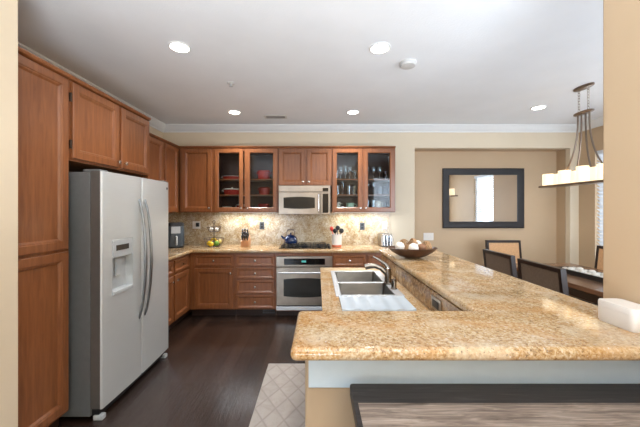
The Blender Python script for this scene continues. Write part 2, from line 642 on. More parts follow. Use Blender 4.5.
# back wall with the niche opening
struct(MB().grid_wall([XL - .12, 1.51, 3.91, XR + .12], [0, 2.40, ZC], {(1, 0)}, lambda u, z, d: (u, YB + d, z), 0.10)
       .build('wall_back', 'wall_pale', None, 0.012, 3))
struct(box('wall_niche', 'wall', None, 1.40, XR + .12, YN, YN + .12, 0, ZC))
struct(box('wall_niche_left', 'wall', None, 1.40, 1.51, YB + .10, YN, 0, ZC))
struct(box('wall_niche_right', 'wall', None, 3.91, XR + .12, YB + .10, YN, 0, ZC))
struct(box('wall_niche_top', 'wall', None, 1.51, 3.91, YB + .10, YN, 2.40, ZC))
# right dining wall with two windows
W1, W2, WZ = (2.04, 2.90), (3.88, 4.36), (0.55, 2.30)
struct(MB().grid_wall([0.38, W1[0], W1[1], W2[0], W2[1], YB], [0, WZ[0], WZ[1], ZC], {(1, 1), (3, 1)},
                      lambda u, z, d: (XR + d, u, z), 0.12).build('wall_right', 'wall', None))
DW = (1.5, 3.7, 0.5, 2.35)  # opening for the added, unseen window
struct(MB().grid_wall([1.24, DW[0], DW[1], XR], [0, DW[2], DW[3], ZC], {(1, 1)}, lambda u, z, d: (u, 0.5 - d, z), 0.12)
       .build('wall_dining_front', 'wall', None))
# foreground walls either side of the opening
struct(box('wall_foreground_right', 'wall', None, 1.09, 1.24, YF, 1.15, 0, ZC, bevel=0.012, seg=3))
struct(box('wall_foreground_left', 'wall_pale', None, XV, -1.537, 1.36, 1.55, 0, ZC, bevel=0.012, seg=3))
# living-room wall behind the camera with a wide window
struct(box('wall_living_side', 'wall', None, XV - .12, XV, YF, 1.55, 0, ZC))
LW = (-4.2, -0.9, 0.15, 1.35)
struct(MB().grid_wall([XV - .12, LW[0], LW[1], 1.24], [0, LW[2], LW[3], ZC], {(1, 1)}, lambda u, z, d: (u, YF - d, z), 0.12)
       .build('wall_living', 'wall', None))


def window(n, axis, a0, a1, z0, z1, plane, mull):
    w = bpy.data.objects.new('window_%d' % n, None)
    COL.objects.link(w)
    w['kind'] = 'structure'
    f = MB()
    us = [a0, a0 + .05] + [v for m in mull for v in (m - .02, m + .02)] + [a1 - .05, a1]
    skip = {(i, 1) for i in range(1, len(us) - 1, 2)}
    fn = (lambda u, z, d: (plane + d, u, z)) if axis == 'y' else (lambda u, z, d: (u, plane - d, z))
    f.grid_wall(us, [z0, z0 + .05, z1 - .05, z1], skip, fn, 0.05).build('window_frame', 'white', w)
    if axis == 'y':
        box('window_pane', 'winpane', w, plane + .022, plane + .028, a0 + .045, a1 - .045, z0 + .045, z1 - .045)
    else:
        box('window_pane', 'winpane', w, a0 + .045, a1 - .045, plane - .028, plane - .022, z0 + .045, z1 - .045)


window(1, 'y', W1[0], W1[1], WZ[0], WZ[1], XR + .068, [])
window(2, 'y', W2[0], W2[1], WZ[0], WZ[1], XR + .068, [])
window(3, 'x', LW[0], LW[1], LW[2], LW[3], YF - .06, [-2.55])

window(4, 'x', DW[0], DW[1], DW[2], DW[3], 0.45, [2.6])  # unseen window, put in to let extra light into the dining area

# crown moulding: profile (distance from wall, drop from ceiling)
CR = [(0, 0), (.095, 0), (.095, .014), (.082, .022), (.060, .052), (.030, .078), (.016, .086), (.016, .10), (0, .10)]
struct(MB().loft([[(a + (d if a < 0 else -d), YB - d, ZC - q) for d, q in CR] for a in (XL, XR)]).build('trim_1', 'white'))
struct(MB().loft([[(XL + d, b, ZC - q) for d, q in CR] if b < 3 else [(XL + d, YB - d, ZC - q) for d, q in CR] for b in (1.56, YB)])
       .build('trim_2', 'white'))
struct(MB().loft([[(XR - d, b, ZC - q) for d, q in CR] if b < 3 else [(XR - d, YB - d, ZC - q) for d, q in CR] for b in (0.51, YB)])
       .build('trim_3', 'white'))
# bar knee walls and a thin board coloured as the bluish daylight band on them
struct(MB().prism([(-.04, 1.0), (1.088, 1.0), (1.088, 1.14), (.76, 1.14), (.76, 2.86), (.634, 2.86), (.634, 1.14), (-.04, 1.14)], 0, 1.026)
       .build('wall_bar', 'wall', None, 0.012, 3))
struct(box('bar_daylight_band', 'apron', None, -.028, 1.088, 0.985, 0.999, 0.872, 1.026, bevel=0.003))  # 'apron' material is the bluish daylight tint; board stands in for the daylight band

# ------------------------------------------------------------------ cabinets
T = 0.020


def knob(parent, x, z, y=-T):
    o = MB().lathe([(.004, 0), (.005, -.010), (.012, -.016), (.0155, -.022), (.014, -.027), (.006, -.030)], (x, y, z), 14, 'y').build('knob', 'nickel', parent)
    return o


def door(parent, x0, x1, z0, z1, kx=None, kz=None, name='door'):
    w, h = x1 - x0, z1 - z0
    o = MB().rects(w, h, [(0, 0), (0, -T + .004), (.004, -T), (.050, -T), (.055, -T + .004), (.060, -T + .004), (.072, -T + .015)]).build(name, 'cab', parent, angle=20)
    o.location = (x0, -.0005, z0)
    if kx is not None:
        knob(o, kx - x0, kz - z0)
    return o


def drawer(parent, x0, x1, z0, z1, kn=True):
    w, h = x1 - x0, z1 - z0
    o = MB().rects(w, h, [(0, 0), (0, -T + .004), (.004, -T), (.022, -T), (.027, -T + .003), (.040, -T + .013)]).build('drawer', 'cab', parent, angle=20)
    o.location = (x0, -.0005, z0)
    if kn:
        knob(o, w / 2, h / 2, -T + .013)
    return o


def glass_door(parent, x0, x1, z0, z1, kx, kz):
    w, h = x1 - x0, z1 - z0
    o = MB().rects(w, h, [(0, 0), (0, -T + .004), (.004, -T), (.050, -T), (.060, -T + .008), (.060, 0)], hole=True).build('door', 'cab', parent, angle=20)
    o.location = (x0, -.0005, z0)
    p = box('glass_pane', 'pane', o, .056, w - .056, -.009, -.005, .056, h - .056)
    p['label'] = 'clear glass pane'
    knob(o, kx - x0, kz - z0)
    return o


def hinge(parent, x, z):
    MB().box(x - .004, x + .010, -.014, 0, z - .03, z + .03).build('hinge', 'wire', parent, 0.002)


RAIL = [(-.005, 0), (-.022, .006), (-.030, .020), (-.030, .026), (0.0, .026), (0.0, 0)]


def crown_rail(parent, x0, x1, z):
    MB().loft([[(x, a, z + b) for a, b in RAIL] for x in (x0, x1)]).build('top_rail', 'cab', parent, angle=20)


UB, UT = 1.412, 2.335                      # upper cabinets: bottom and top of carcass
YU = 4.32                                  # front of the upper carcasses


def upper(name, label, x0, x1, z0=UB, glass=False, loc=None, rz=0.0, depth=0.308, cat='cabinet'):
    w = x1 - x0
    root = thing(name, label, cat, loc or (x0, YU, 0), rz)
    m = MB()
    if glass:
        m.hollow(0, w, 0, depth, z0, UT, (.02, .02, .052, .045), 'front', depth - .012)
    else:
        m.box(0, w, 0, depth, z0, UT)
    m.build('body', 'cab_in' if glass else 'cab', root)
    if glass:
        MB().grid_wall([0, .03, w / 2 - .018, w / 2 + .018, w - .03, w], [z0, z0 + .052, UT - .045, UT], {(1, 1), (3, 1)},
                       lambda u, z, d: (u, -d - .0002, z), 0.006).build('face_frame', 'cab', root)
        for o in ():
            pass
    crown_rail(root, 0, w, UT)
    return root


c = upper('wall_cabinet', 'single-door brown wall cabinet in the back left corner above the fruit basket', -1.978, -1.492)
door(c, .04, .462, UB + .012, UT - .012, .435, UB + .06)
cAB = upper('glass_door_cabinet', 'glass-door wall cabinet holding red baking dishes, left of the microwave', -1.490, -.556, glass=True)
glass_door(cAB, .020, .430, UB + .012, UT - .012, .404, UB + .06)
glass_door(cAB, .470, .918, UB + .012, UT - .012, .496, UB + .06)
c = upper('wall_cabinet', 'short two-door brown wall cabinet directly above the microwave', -.554, .212, z0=1.792)
door(c, .010, .381, 1.802, UT - .012, .355, 1.850)
door(c, .411, .760, 1.802, UT - .012, .437, 1.850)
cCD = upper('glass_door_cabinet', 'glass-door wall cabinet full of glasses and mugs, right of the microwave', .214, 1.126, glass=True)
glass_door(cCD, .012, .433, UB + .012, UT - .012, .407, UB + .06)
glass_door(cCD, .459, .892, UB + .012, UT - .012, .485, UB + .06)
SH1, SH2 = 1.655, 1.880                    # undersides of the two shelves
for cab, w in ((cAB, .934), (cCD, .912)):
    for z in (SH1, SH2):
        box('shelf', 'cab', cab, .021, w - .021, .022, .294, z, z + .016)

# left wall run of uppers (faces +x)
c = upper('wall_cabinet', 'brown wall cabinet with several doors on the left wall, behind the refrigerator', 0, 1.612, loc=(-2.0, 3.012, 0), rz=PI / 2, depth=.372)
door(c, .03, .44, UB + .012, UT - .012)
door(c, .455, .860, UB + .012, UT - .012)
door(c, .915, 1.280, UB + .012, UT - .012)
# cabinet over the fridge
XF = -1.68
c = upper('refrigerator_cabinet', 'two-door brown cabinet above the stainless refrigerator', 0, .955, z0=1.79, loc=(XF, 2.030, 0), rz=PI / 2, depth=.692)
door(c, .014, .490, 1.806, UT - .010, .462, 1.850)
door(c, .522, .945, 1.806, UT - .010, .552, 1.850)
hinge(c, .004, 1.90)
hinge(c, .004, 2.22)
# pantry
c = upper('pantry_cabinet', 'tall brown pantry cabinet at the left edge, beside the refrigerator', 0, .466, z0=0.10, loc=(XF, 1.562, 0), rz=PI / 2, depth=.692)
door(c, .008, .446, 1.195, UT - .010, name='upper_door')
door(c, .008, .446, .125, 1.175, name='lower_door')
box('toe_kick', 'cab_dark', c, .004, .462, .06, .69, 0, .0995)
o = box('refrigerator_side_panel', 'cab', None, XL + .002, XF, 2.988, 3.008, 0, UT)
tag(o, 'brown end panel standing between the refrigerator and the left base cabinets', 'panel')


def base(name, label, w, depth, loc, rz=0.0, hollow=None):
    root = thing(name, label, 'cabinet', loc, rz)
    if hollow == 'top':
        MB().hollow(0, w, 0, depth, .105, .872, .018, 'top', .74).build('body', 'cab', root)
    elif hollow == 'front':
        MB().hollow(0, w, 0, depth, .084, .872, (.012, .012, .014, .046), 'front', depth - .02).build('body', 'cab', root)
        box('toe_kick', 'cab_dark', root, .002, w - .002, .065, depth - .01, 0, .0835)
    else:
        MB().box(0, w, 0, depth, .105, .872).build('body', 'cab', root)
    if hollow != 'front':
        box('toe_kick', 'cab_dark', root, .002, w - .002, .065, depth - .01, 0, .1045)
    return root


YBASE = 4.05
DB = YB - YBASE - .004
c = base('base_cabinet', 'brown base cabinet with one drawer over one door, in the back left corner', .608, DB, (-1.718, YBASE, 0))
drawer(c, .070, .588, .690, .838)
door(c, .070, .588, .118, .662, .558, .600)
c = base('drawer_cabinet', 'brown base cabinet with a stack of four drawers, left of the oven', .546, DB, (-1.108, YBASE, 0))
for z0, z1 in ((.690, .838), (.520, .672), (.318, .505), (.118, .303)):
    drawer(c, .020, .534, z0, z1)
c = base('oven_cabinet', 'brown cabinet surround that the wall oven is built into', .770, DB, (-.560, YBASE, 0), hollow='front')
c = base('base_cabinet', 'brown base cabinet with a drawer just right of the oven', .456, DB, (.212, YBASE, 0))
drawer(c, .006, .446, .690, .838)
door(c, .006, .446, .118, .662, .04, .60)
c = base('base_cabinet', 'brown base cabinet at the right end of the back counter', .450, DB, (.670, YBASE, 0))
drawer(c, .016, .440, .690, .838)
door(c, .016, .440, .118, .662, .40, .60)
c = base('base_cabinet', 'brown left-run base cabinet partly hidden by the refrigerator', .562, .655, (-1.72, 3.012, 0), PI / 2)
drawer(c, .020, .545, .690, .838)
door(c, .020, .545, .118, .662, .50, .60)
c = base('base_cabinet', 'brown left-run base cabinet next to the inside corner', 1.045, .655, (-1.72, 3.578, 0), PI / 2)
drawer(c, .022, .420, .690, .838)
door(c, .022, .420, .118, .662, .055, .600)
# sink base (faces -x)
c = base('sink_cabinet', 'brown sink base cabinet under the peninsula counter, facing the refrigerator', 1.62, .544, (.066, 2.772, 0), -PI / 2, hollow='top')
door(c, .02, .42, .118, .838, .38, .62)
door(c, .44, .84, .118, .838, .48, .62)
door(c, .86, 1.27, .118, .838, 1.23, .62)
drawer(c, 1.29, 1.60, .690, .838)

# ------------------------------------------------------------------ counters and slabs
o = MB().prism([(XL + .002, 3.012), (-1.668, 3.012), (-1.668, 4.0), (1.135, 4.0), (1.135, YB - .002), (XL + .002, YB - .002)], .874, .914).build('countertop', 'granite', None, .012, 3)
tag(o, 'gold granite countertop running along the back and left walls', 'countertop')
o = box('backsplash', 'splash', None, XL + .022, 1.115, YB - .020, YB - .001, .9145, UB - .001)
tag(o, 'full-height beige granite backsplash behind the cooktop', 'backsplash')
o = box('backsplash', 'splash', None, XL + .001, XL + .021, 3.012, YB - .002, .9145, UB - .001)
tag(o, 'granite backsplash slab on the left wall behind the air fryer', 'backsplash')
SINK = (.118, .548, 1.865, 2.625)
o = MB().frame_slab((.028, .610, 1.142, 2.800), (SINK[0] + .012, SINK[1] - .012, SINK[2] + .012, SINK[3] - .012), .874, .914).build('countertop', 'granite', None, .010, 3)
tag(o, 'lower gold granite counter of the peninsula with the sink set in it', 'countertop')
o = MB().prism([(-.076, .8435), (1.087, .8435), (1.087, 1.153), (1.155, 1.153), (1.150, 2.95), (.610, 2.95), (.610, 1.170), (-.074, 1.170)], 1.027, 1.067).build('bar_countertop', 'granite', None, .017, 4)
tag(o, 'raised L-shaped gold granite bar top across the foreground', 'countertop')
o = box('bar_riser', 'riser', None, .612, .632, 1.172, 2.86, .9145, 1.0265)
tag(o, 'brown granite riser slab between the sink counter and the raised bar', 'backsplash')

# ------------------------------------------------------------------ refrigerator (local x = depth along wall, front at -y; placed facing +x)
fr = thing('refrigerator', 'stainless side-by-side refrigerator with ice and water dispenser', 'refrigerator', (-1.475, 2.058, 0), PI / 2)
box('body', 'steel_side', fr, 0.004, .921, .085, .69, .03, 1.715, bevel=.004)
box('hinge_cover', 'steel_side', fr, .01, .09, .02, .14, 1.7155, 1.735, bevel=.006)
box('hinge_cover', 'steel_side', fr, .83, .91, .02, .14, 1.7155, 1.735, bevel=.006)
box('kick_grille', 'black', fr, .02, .905, .035, .084, .02, .075)


def fridge_door(name, x0, x1, hole=None, bulge=0.012):
    z0, z1 = .085, 1.722
    cols = [x0, x0 + .001, x0 + .003, x0 + .006, x0 + .010]
    mid = [x0 + .022 + (x1 - x0 - .044) * i / 6 for i in range(1, 6)]
    if hole:
        mid = sorted([m for m in mid if not (hole[0] - .03 < m < hole[1] + .03)] + [hole[0], hole[1]])
    cols += mid + [x1 - .010, x1 - .006, x1 - .003, x1 - .001, x1]
    rows = [z0] + ([hole[2], hole[3]] if hole else []) + [z1]

    def yy(x):
        e = min(x - x0, x1 - x)
        r = .010
        rd = 0 if e >= r else r - math.sqrt(max(0, r * r - (r - e) ** 2))
        s = x / .925
        return -bulge * 4 * s * (1 - s) + rd
    m = MB()
    V = [[m.bm.verts.new((x, yy(x), z)) for z in rows] for x in cols]
    Bk = [[m.bm.verts.new((x, .014, z)) for z in rows] for x in cols]
    n, k = len(cols), len(rows)
    ins = lambda i, j: hole and cols[i] >= hole[0] - 1e-6 and cols[i + 1] <= hole[1] + 1e-6 and j == 1
    for i in range(n - 1):
        for j in range(k - 1):
            if not ins(i, j):
                m.face([Bk[i][j], Bk[i][j + 1], Bk[i + 1][j + 1], Bk[i + 1][j]])
                m.face([V[i][j], V[i + 1][j], V[i + 1][j + 1], V[i][j + 1]])
        m.face([V[i][0], Bk[i][0], Bk[i + 1][0], V[i + 1][0]])
        m.face([V[i][-1], V[i + 1][-1], Bk[i + 1][-1], Bk[i][-1]])
    for j in range(k - 1):
        m.face([V[0][j], V[0][j + 1], Bk[0][j + 1], Bk[0][j]])
        m.face([V[-1][j], Bk[-1][j], Bk[-1][j + 1], V[-1][j + 1]])
    if hole:
        a, b = cols.index(hole[0]), cols.index(hole[1])
        idx = list(range(a, b + 1))
        fr_ = [V[i][1] for i in idx] + [V[i][2] for i in reversed(idx)]
        bk_ = [m.bm.verts.new((q.co.x, .055, q.co.z)) for q in fr_]
        for q in range(len(fr_)):
            r = (q + 1) % len(fr_)
            m.face([fr_[q], fr_[r], bk_[r], bk_[q]])
        m.face(bk_)
    o = m.build(name, 'steel_fridge', fr, angle=50)
    MB().hollow(x0 + .001, x1 - .001, .0143, .078, z0 + .001, z1 - .001, (.02, .02, .02, .02), 'front', .058).build('door_liner', 'edge_grey', o)['label'] = 'dark grey door edge'
    return o


HO = (.096, .326, .835, 1.235)
fd = fridge_door('freezer_door', .000, .447, HO)
rd = fridge_door('refrigerator_door', .455, .925)
dp = box('dispenser_panel', 'lgrey', fd, HO[0] + .001, HO[1] - .001, -.010, .05, 1.105, HO[3] - .001, bevel=.004)
box('dispenser_display', 'slot', dp, HO[0] + .035, HO[1] - .05, -.013, -.006, 1.155, 1.195)
box('dispenser_liner', 'lgrey', fd, HO[0] + .001, HO[1] - .001, .046, .054, HO[2] + .03, 1.1045)
box('dispenser_tray', 'lgrey', fd, HO[0] + .001, HO[1] - .001, -.018, .0535, HO[2] + .001, HO[2] + .028, bevel=.004)
box('dispenser_paddle', 'lgrey', fd, .185, .245, .022, .040, .96, 1.104, bevel=.004)


def fridge_handle(dr, x):
    pts, n = [], 14
    for i in range(n + 1):
        s = i / n
        pts.append((x, -.012 - .055 * math.sin(PI * s) ** .7, .56 + .98 * s))
    MB().tube(pts, [.008 + .004 * math.sin(PI * i / n) for i in range(n + 1)], 10).build('handle', 'handle_steel', dr)['label'] = 'long curved steel handle'


fridge_handle(fd, .410)
fridge_handle(rd, .492)
MB().lathe([(.014, 0), (.014, -.003), (.012, -.004)], (.888, .0005, 1.66), 20, 'y').build('badge', 'dgrey', rd)
for x in (.03, .895):
    box('foot', 'lgrey', fr, x - .022, x + .022, .006, .07, 0, .034, bevel=.006)

# ------------------------------------------------------------------ oven, microwave, cooktop
ov = thing('wall_oven', 'stainless built-in oven under the counter below the cooktop', 'oven', (-.547, 4.050, 0))
W = .752
box('body', 'dgrey', ov, .02, W - .02, .002, .50, .12, .810)
box('control_panel', 'steel', ov, 0, W, -.030, -.001, .686, .822, bevel=.006)
cp = box('control_display', 'black_glass', ov, .105, .655, -.033, -.029, .712, .796, bevel=.002)
box('clock', 'display', cp, .34, .40, -.0345, -.0325, .745, .770)
m = MB()
# door with curved window
od = MB().rects(W, .512, [(0, 0), (0, -.026), (.006, -.032)]).build('door', 'steel', ov, angle=30)
od.location = (0, -.001, .166)
top, bot = [], []
for i in range(13):
    s = i / 12
    x = .100 + .552 * s
    b = 4 * s * (1 - s)
    top.append((x, .352 + .018 * b))
    bot.append((x, .128 - .018 * b))
g = MB().prism(top + bot[::-1], -.036, -.031, 'y').build('window', 'oven_glass', od)
pts = [(.03, -.034, .448), (.032, -.062, .448)] + [(.04 + (W - .08) * i / 8, -.070 - .006 * math.sin(PI * i / 8), .448) for i in range(9)] + [(W - .032, -.062, .448), (W - .03, -.034, .448)]
MB().tube(pts, .012, 10).build('handle', 'rimsteel', od)
box('trim_strip', 'rimsteel', ov, 0, W, -.030, -.001, .100, .150, bevel=.004)
box('vent_gap', 'black', ov, .01, W - .01, -.016, -.001, .150, .166)

mw = thing('microwave', 'stainless over-the-range microwave below the short wall cabinet', 'microwave', (-.540, 4.215, 1.382))
W, Hm = .726, .406
box('body', 'steel', mw, 0, W, .03, .395, 0, Hm, bevel=.003)
box('vent_panel', 'steel', mw, 0, W, -.002, .029, .318, Hm, bevel=.004)
md = MB().rects(.590, .314, [(0, .029), (0, .004), (.005, -.002)]).build('door', 'steel', mw, angle=30)
top, bot = [], []
for i in range(13):
    s = i / 12
    x = .070 + .440 * s
    b = 4 * s * (1 - s)
    top.append((x, .236 + .012 * b))
    bot.append((x, .090 - .012 * b))
MB().prism(top + bot[::-1], -.006, -.001, 'y').build('window', 'oven_glass', md)
pts = [(.562, 0, .03), (.562, -.03, .04), (.562, -.036, .10), (.562, -.038, .16), (.562, -.036, .22), (.562, -.03, .28), (.562, 0, .29)]
MB().tube(pts, .010, 10).build('handle', 'chrome', md)
box('control_panel', 'steel', mw, .594, W, -.002, .029, 0, .314, bevel=.004)
box('keypad', 'black_glass', mw, .618, .700, -.005, -.001, .022, .292)
box('display', 'black_glass', mw, .618, .700, -.005, -.001, .326, .372)
mw.location.z = 1.384

ck = thing('cooktop', 'black gas cooktop set in the back counter under the microwave', 'cooktop', (-.525, 4.12, .9142))
box('glass_base', 'black_glass', ck, 0, .720, 0, .43, 0, .010, bevel=.004)
for gx in (.03, .245, .46):
    g = MB()
    for y in (.04, .38):
        g.box(gx, gx + .20, y, y + .012, .030, .042)
    for x in (gx, gx + .094, gx + .188):
        g.box(x, x + .012, .04, .392, .0301, .0419)
    for x in (gx, gx + .188):
        for y in (.0401, .3799):
            g.box(x, x + .012, y, y + .012, .0102, .031)
    g.box(gx + .01, gx + .19, .21, .222, .0302, .0418)
    g.build('grate', 'iron', ck)
for bx, by, r in ((.13, .12, .035), (.13, .30, .045), (.345, .20, .055), (.56, .12, .03), (.56, .30, .045)):
    MB().lathe([(r, .0101), (r, .018), (r * .75, .020), (r * .75, .027), (.004, .028)], (bx, by, 0), 20).build('burner', 'iron', ck)
for i in range(5):
    MB().lathe([(.017, .0101), (.016, .028), (.013, .031), (.004, .031)], (.692, .07 + .07 * i, 0), 14).build('knob', 'black', ck)

# kettle on the rear left burner
kt = thing('kettle', 'shiny blue enamel kettle on the left of the cooktop', 'kettle', (-.385, 4.40, .9563))
MB().lathe([(.070, 0), (.092, .006), (.100, .03), (.098, .065), (.082, .098), (.050, .118), (.045, .121)], n=28).build('body', 'kettle', kt)
MB().lathe([(.046, .121), (.040, .129), (.012, .133), (.010, .140), (.016, .148), (.012, .156), (.003, .158)], n=20).build('lid', 'kettle', kt)
MB().tube([(-.080, 0, .065), (-.115, 0, .085), (-.140, 0, .112)], [.024, .017, .012], 12).build('spout', 'kettle', kt)
MB().tube([(-.055, 0, .115)] + [(.058 * math.cos(PI * (1 - i / 10)) + 0, 0, .150 + .052 * math.sin(PI * i / 10) ** .6) for i in range(11)] + [(.055, 0, .115)], .007, 8).build('handle', 'bronze', kt)
MB().tube([(-.048, 0, .2015), (.048, 0, .2015)], .010, 10).build('grip', 'bronze', kt)

# ------------------------------------------------------------------ sink and faucet
sk = thing('sink', 'stainless double-bowl sink set in the peninsula counter', 'sink')
x0, x1, y0, y1 = SINK
ym = 2.210
m = MB()
us, vs = [x0, x0 + .035, x1 - .055, x1], [y0, y0 + .025, ym - .014, ym + .014, y1 - .025, y1]
m.grid_wall(us, vs, {(1, 1), (1, 3)}, lambda u, v_, d: (u, v_, .9145 + d), .006).build('rim', 'rimsteel', sk, .002)
for a, b in ((y0 + .0255, ym - .0145), (ym + .0145, y1 - .0255)):
    q = MB()
    R = lambda i, z: [(x0 + .0355 + i, a + i, z), (x1 - .0555 - i, a + i, z), (x1 - .0555 - i, b - i, z), (x0 + .0355 + i, b - i, z)]
    q.loft([R(0, .9195), R(.002, .915), R(.012, .76), R(.03, .735), R(.032, .737), R(.016, .765), R(.004, .915)][:4], False, True)
    o = q.build('bowl', 'steel_sink', sk, .012, 3)
    s = o.modifiers.new('thick', 'SOLIDIFY')
    s.thickness = .002
    s.offset = -1
    MB().lathe([(.040, .7385), (.042, .741), (.030, .7395), (.004, .7395)], ((x0 + x1 - .05) / 2, (a + b) / 2, 0), 20).build('drain', 'dgrey', sk)
fc = thing('faucet', 'brushed metal pull-out faucet with lever handle behind the sink', 'faucet', (.512, 2.165, .9208))
MB().lathe([(.034, 0), (.034, .008), (.025, .014), (.024, .05), (.025, .09), (.023, .112), (.010, .122)], n=20).build('body', 'faucet', fc)
MB().tube([(-.010, 0, .075), (-.045, .01, .108), (-.085, .02, .124), (-.120, .03, .124), (-.160, .035, .114)], [.018, .017, .017, .021, .022], 12).build('spout', 'faucet', fc)
MB().tube([(0, 0, .115), (-.015, .01, .138), (-.065, .03, .172), (-.100, .04, .190)], [.015, .012, .009, .007], 10).build('lever', 'faucet', fc)
o = MB().lathe([(.022, 0), (.022, .004), (.017, .008), (.017, .050), (.019, .055), (.016, .064), (.003, .066)], (.520, 2.03, .9208), 16).build('soap_dispenser', 'faucet')
tag(o, 'short metal soap dispenser on the sink rim beside the faucet', 'dispenser')
# ridged drying mat
m = MB()
prof = []
for i in range(45):
    s = i / 44
    prof.append((.135 + .395 * s, .9205 + .006 * (0.5 + 0.5 * math.cos(2 * PI * 5 * s))))
m.loft([[(x, y, z) for x, z in prof] + [(prof[-1][0], y, .9148), (prof[0][0], y, .9148)] for y in (1.60, 1.850)])
o = m.build('drying_mat', 'mat_grey')
tag(o, 'pale ridged dish drying mat lying in front of the sink', 'mat')


# ------------------------------------------------------------------ outlets and switches
def plate(name, label, cat, loc, w, h, mat, slots, smat, axis='y'):
    r = thing(name, label, cat, loc, 0 if axis == 'y' else -PI / 2)
    box('cover_plate', mat, r, -w / 2, w / 2, -.006, -.0003, -h / 2, h / 2, bevel=.002)
    for (sx0, sx1, sz0, sz1) in slots:
        box('socket' if name == 'wall_outlet' else 'rocker', smat, r, sx0, sx1, -.0085, -.0061, sz0, sz1, bevel=.001)
    return r


YS = YB - .0202
two = [(-.017, .017, .008, .036), (-.017, .017, -.036, -.008)]
plate('wall_outlet', 'white outlet plate with plug on the backsplash behind the air fryer', 'outlet', (-1.85, YS, 1.215), .12, .115, 'wplastic', [(-.045, -.011, .008, .036), (-.045, -.011, -.036, -.008)], 'wplastic')
o = box('power_plug', 'black', None, -1.845, -1.800, YS - .05, YS - .0065, 1.19, 1.25, bevel=.006)
tag(o, 'black power plug in the white outlet behind the air fryer', 'plug')
plate('wall_outlet', 'dark outlet plate on the backsplash left of the cooktop', 'outlet', (-.845, YS, 1.205), .075, .115, 'dgrey', two, 'black')
plate('wall_outlet', 'dark outlet plate on the backsplash right of the utensil crock', 'outlet', (.695, YS, 1.195), .075, .115, 'dgrey', two, 'black')
plate('light_switch', 'white switch plate on the backsplash above the toaster', 'switch', (1.04, YS, 1.205), .075, .115, 'wplastic', [(-.016, .016, -.033, .033)], 'wplastic')
plate('light_switch', 'wide white switch plate on the niche wall left of the mirror', 'switch', (1.82, YN, 1.01), .165, .120, 'wplastic', [(-.062, -.030, -.033, .033), (-.016, .016, -.033, .033), (.030, .062, -.033, .033)], 'wplastic')
r = thing('wall_outlet', 'metal outlet plate with black socket on the granite bar riser', 'outlet', (.6118, 1.535, .972), -PI / 2)
box('cover_plate', 'steel', r, -.06, .06, -.006, -.0003, -.034, .034, bevel=.002)
box('socket', 'black', r, -.038, .038, -.0085, -.0061, -.018, .018, bevel=.001)

# ------------------------------------------------------------------ counter objects
af = thing('air_fryer', 'slate-grey air fryer with front handle in the back left counter corner', 'air fryer', (-2.035, 4.30, .9142), .50)


def rrect(w, d, r, n=4):
    P = []
    for cx, cy, a0 in ((w / 2 - r, d / 2 - r, 0), (-w / 2 + r, d / 2 - r, PI / 2), (-w / 2 + r, -d / 2 + r, PI), (w / 2 - r, -d / 2 + r, 1.5 * PI)):
        for i in range(n + 1):
            a = a0 + PI / 2 * i / n
            P.append((cx + r * math.cos(a), cy + r * math.sin(a)))
    return P


MB().loft([[(x * s, y * s, z) for x, y in rrect(.235, .28, .06)] for s, z in ((.94, 0), (.96, .02))]).build('base', 'black', af)
MB().loft([[(x * s, y * s, z) for x, y in rrect(.235, .28, .06)] for s, z in ((.96, .0205), (1, .05), (1, .20), (.97, .28), (.97, .305))]).build('body', 'fryer', af)
MB().loft([[(x * s, y * s, z) for x, y in rrect(.235, .28, .06)] for s, z in ((.975, .3055), (.975, .335), (.90, .350))]).build('lid', 'black', af)
box('control_panel', 'lgrey', af, -.060, .060, -.148, -.139, .205, .300, bevel=.004)
MB().tube([(.010, -.140, .16), (.010, -.185, .155), (.010, -.190, .10), (.010, -.185, .055), (.010, -.140, .05)], .013, 10).build('handle', 'lgrey', af)

fb = thing('fruit_basket', 'two-tier wire fruit basket on the back counter', 'basket', (-1.50, 4.37, .9142))


def wire_bowl(name, R, r0, z0, h, n=16):
    m = MB()
    m.ring((0, 0, z0 + h), R, .0035, n=32)
    m.ring((0, 0, z0 + h * .5), r0 + (R - r0) * .62, .0022, n=32)
    m.ring((0, 0, z0), r0, .003, n=28)
    for k in range(n):
        a = 2 * PI * k / n
        prof = [(0.006, z0), (r0, z0), (r0 + (R - r0) * .62, z0 + h * .5), (R, z0 + h)]
        m.tube([(q * math.cos(a), q * math.sin(a), z) for q, z in prof], .0018, 5)
    return m.build(name, 'wire', fb)


wire_bowl('lower_bowl', .145, .09, .004, .115)
wire_bowl('upper_bowl', .100, .065, .215, .070)
MB().tube([(0, 0, .002), (0, 0, .34)], .006, 8).ring((0, 0, .36), .018, .004, 'y', 16).build('stem', 'black', fb)


def fruit(name, label, cat, mat, loc, r, s=(1, 1, 1), group='fruit in the lower basket'):
    o = MB().ball((0, 0, 0), r, *s).build(name, mat)
    o.location = loc
    return tag(o, label, cat, group)


bx, by, bz = -1.50, 4.37, .9142
fruit('lemon', 'yellow lemon nearest the left rim of the lower fruit basket', 'fruit', 'yellow', (bx - .060, by - .03, bz + .050), .034, (1.05, 1, 1))
fruit('lemon', 'yellow lemon at the front of the lower fruit basket, left of the green apple', 'fruit', 'yellow', (bx - .018, by - .070, bz + .043), .035, (1.1, 1, 1))
fruit('apple', 'green apple at the front right of the lower fruit basket', 'fruit', 'green', (bx + .050, by - .046, bz + .050), .036)
fruit('avocado', 'dark green avocado behind the green apple in the lower fruit basket', 'fruit', 'dgreen', (bx + .058, by + .036, bz + .048), .033, (1, 1.2, 1))
fruit('pear', 'pale yellow pear at the right of the lower fruit basket', 'fruit', 'pearskin', (bx + .088, by - .004, bz + .075), .028, (.9, 1, 1.15))
m = MB()
for_pts = [(-.07 + .14 * i / 8, .045 + .02 * math.cos(PI * i / 8), .060 + .045 * math.sin(PI * i / 8)) for i in range(9)]
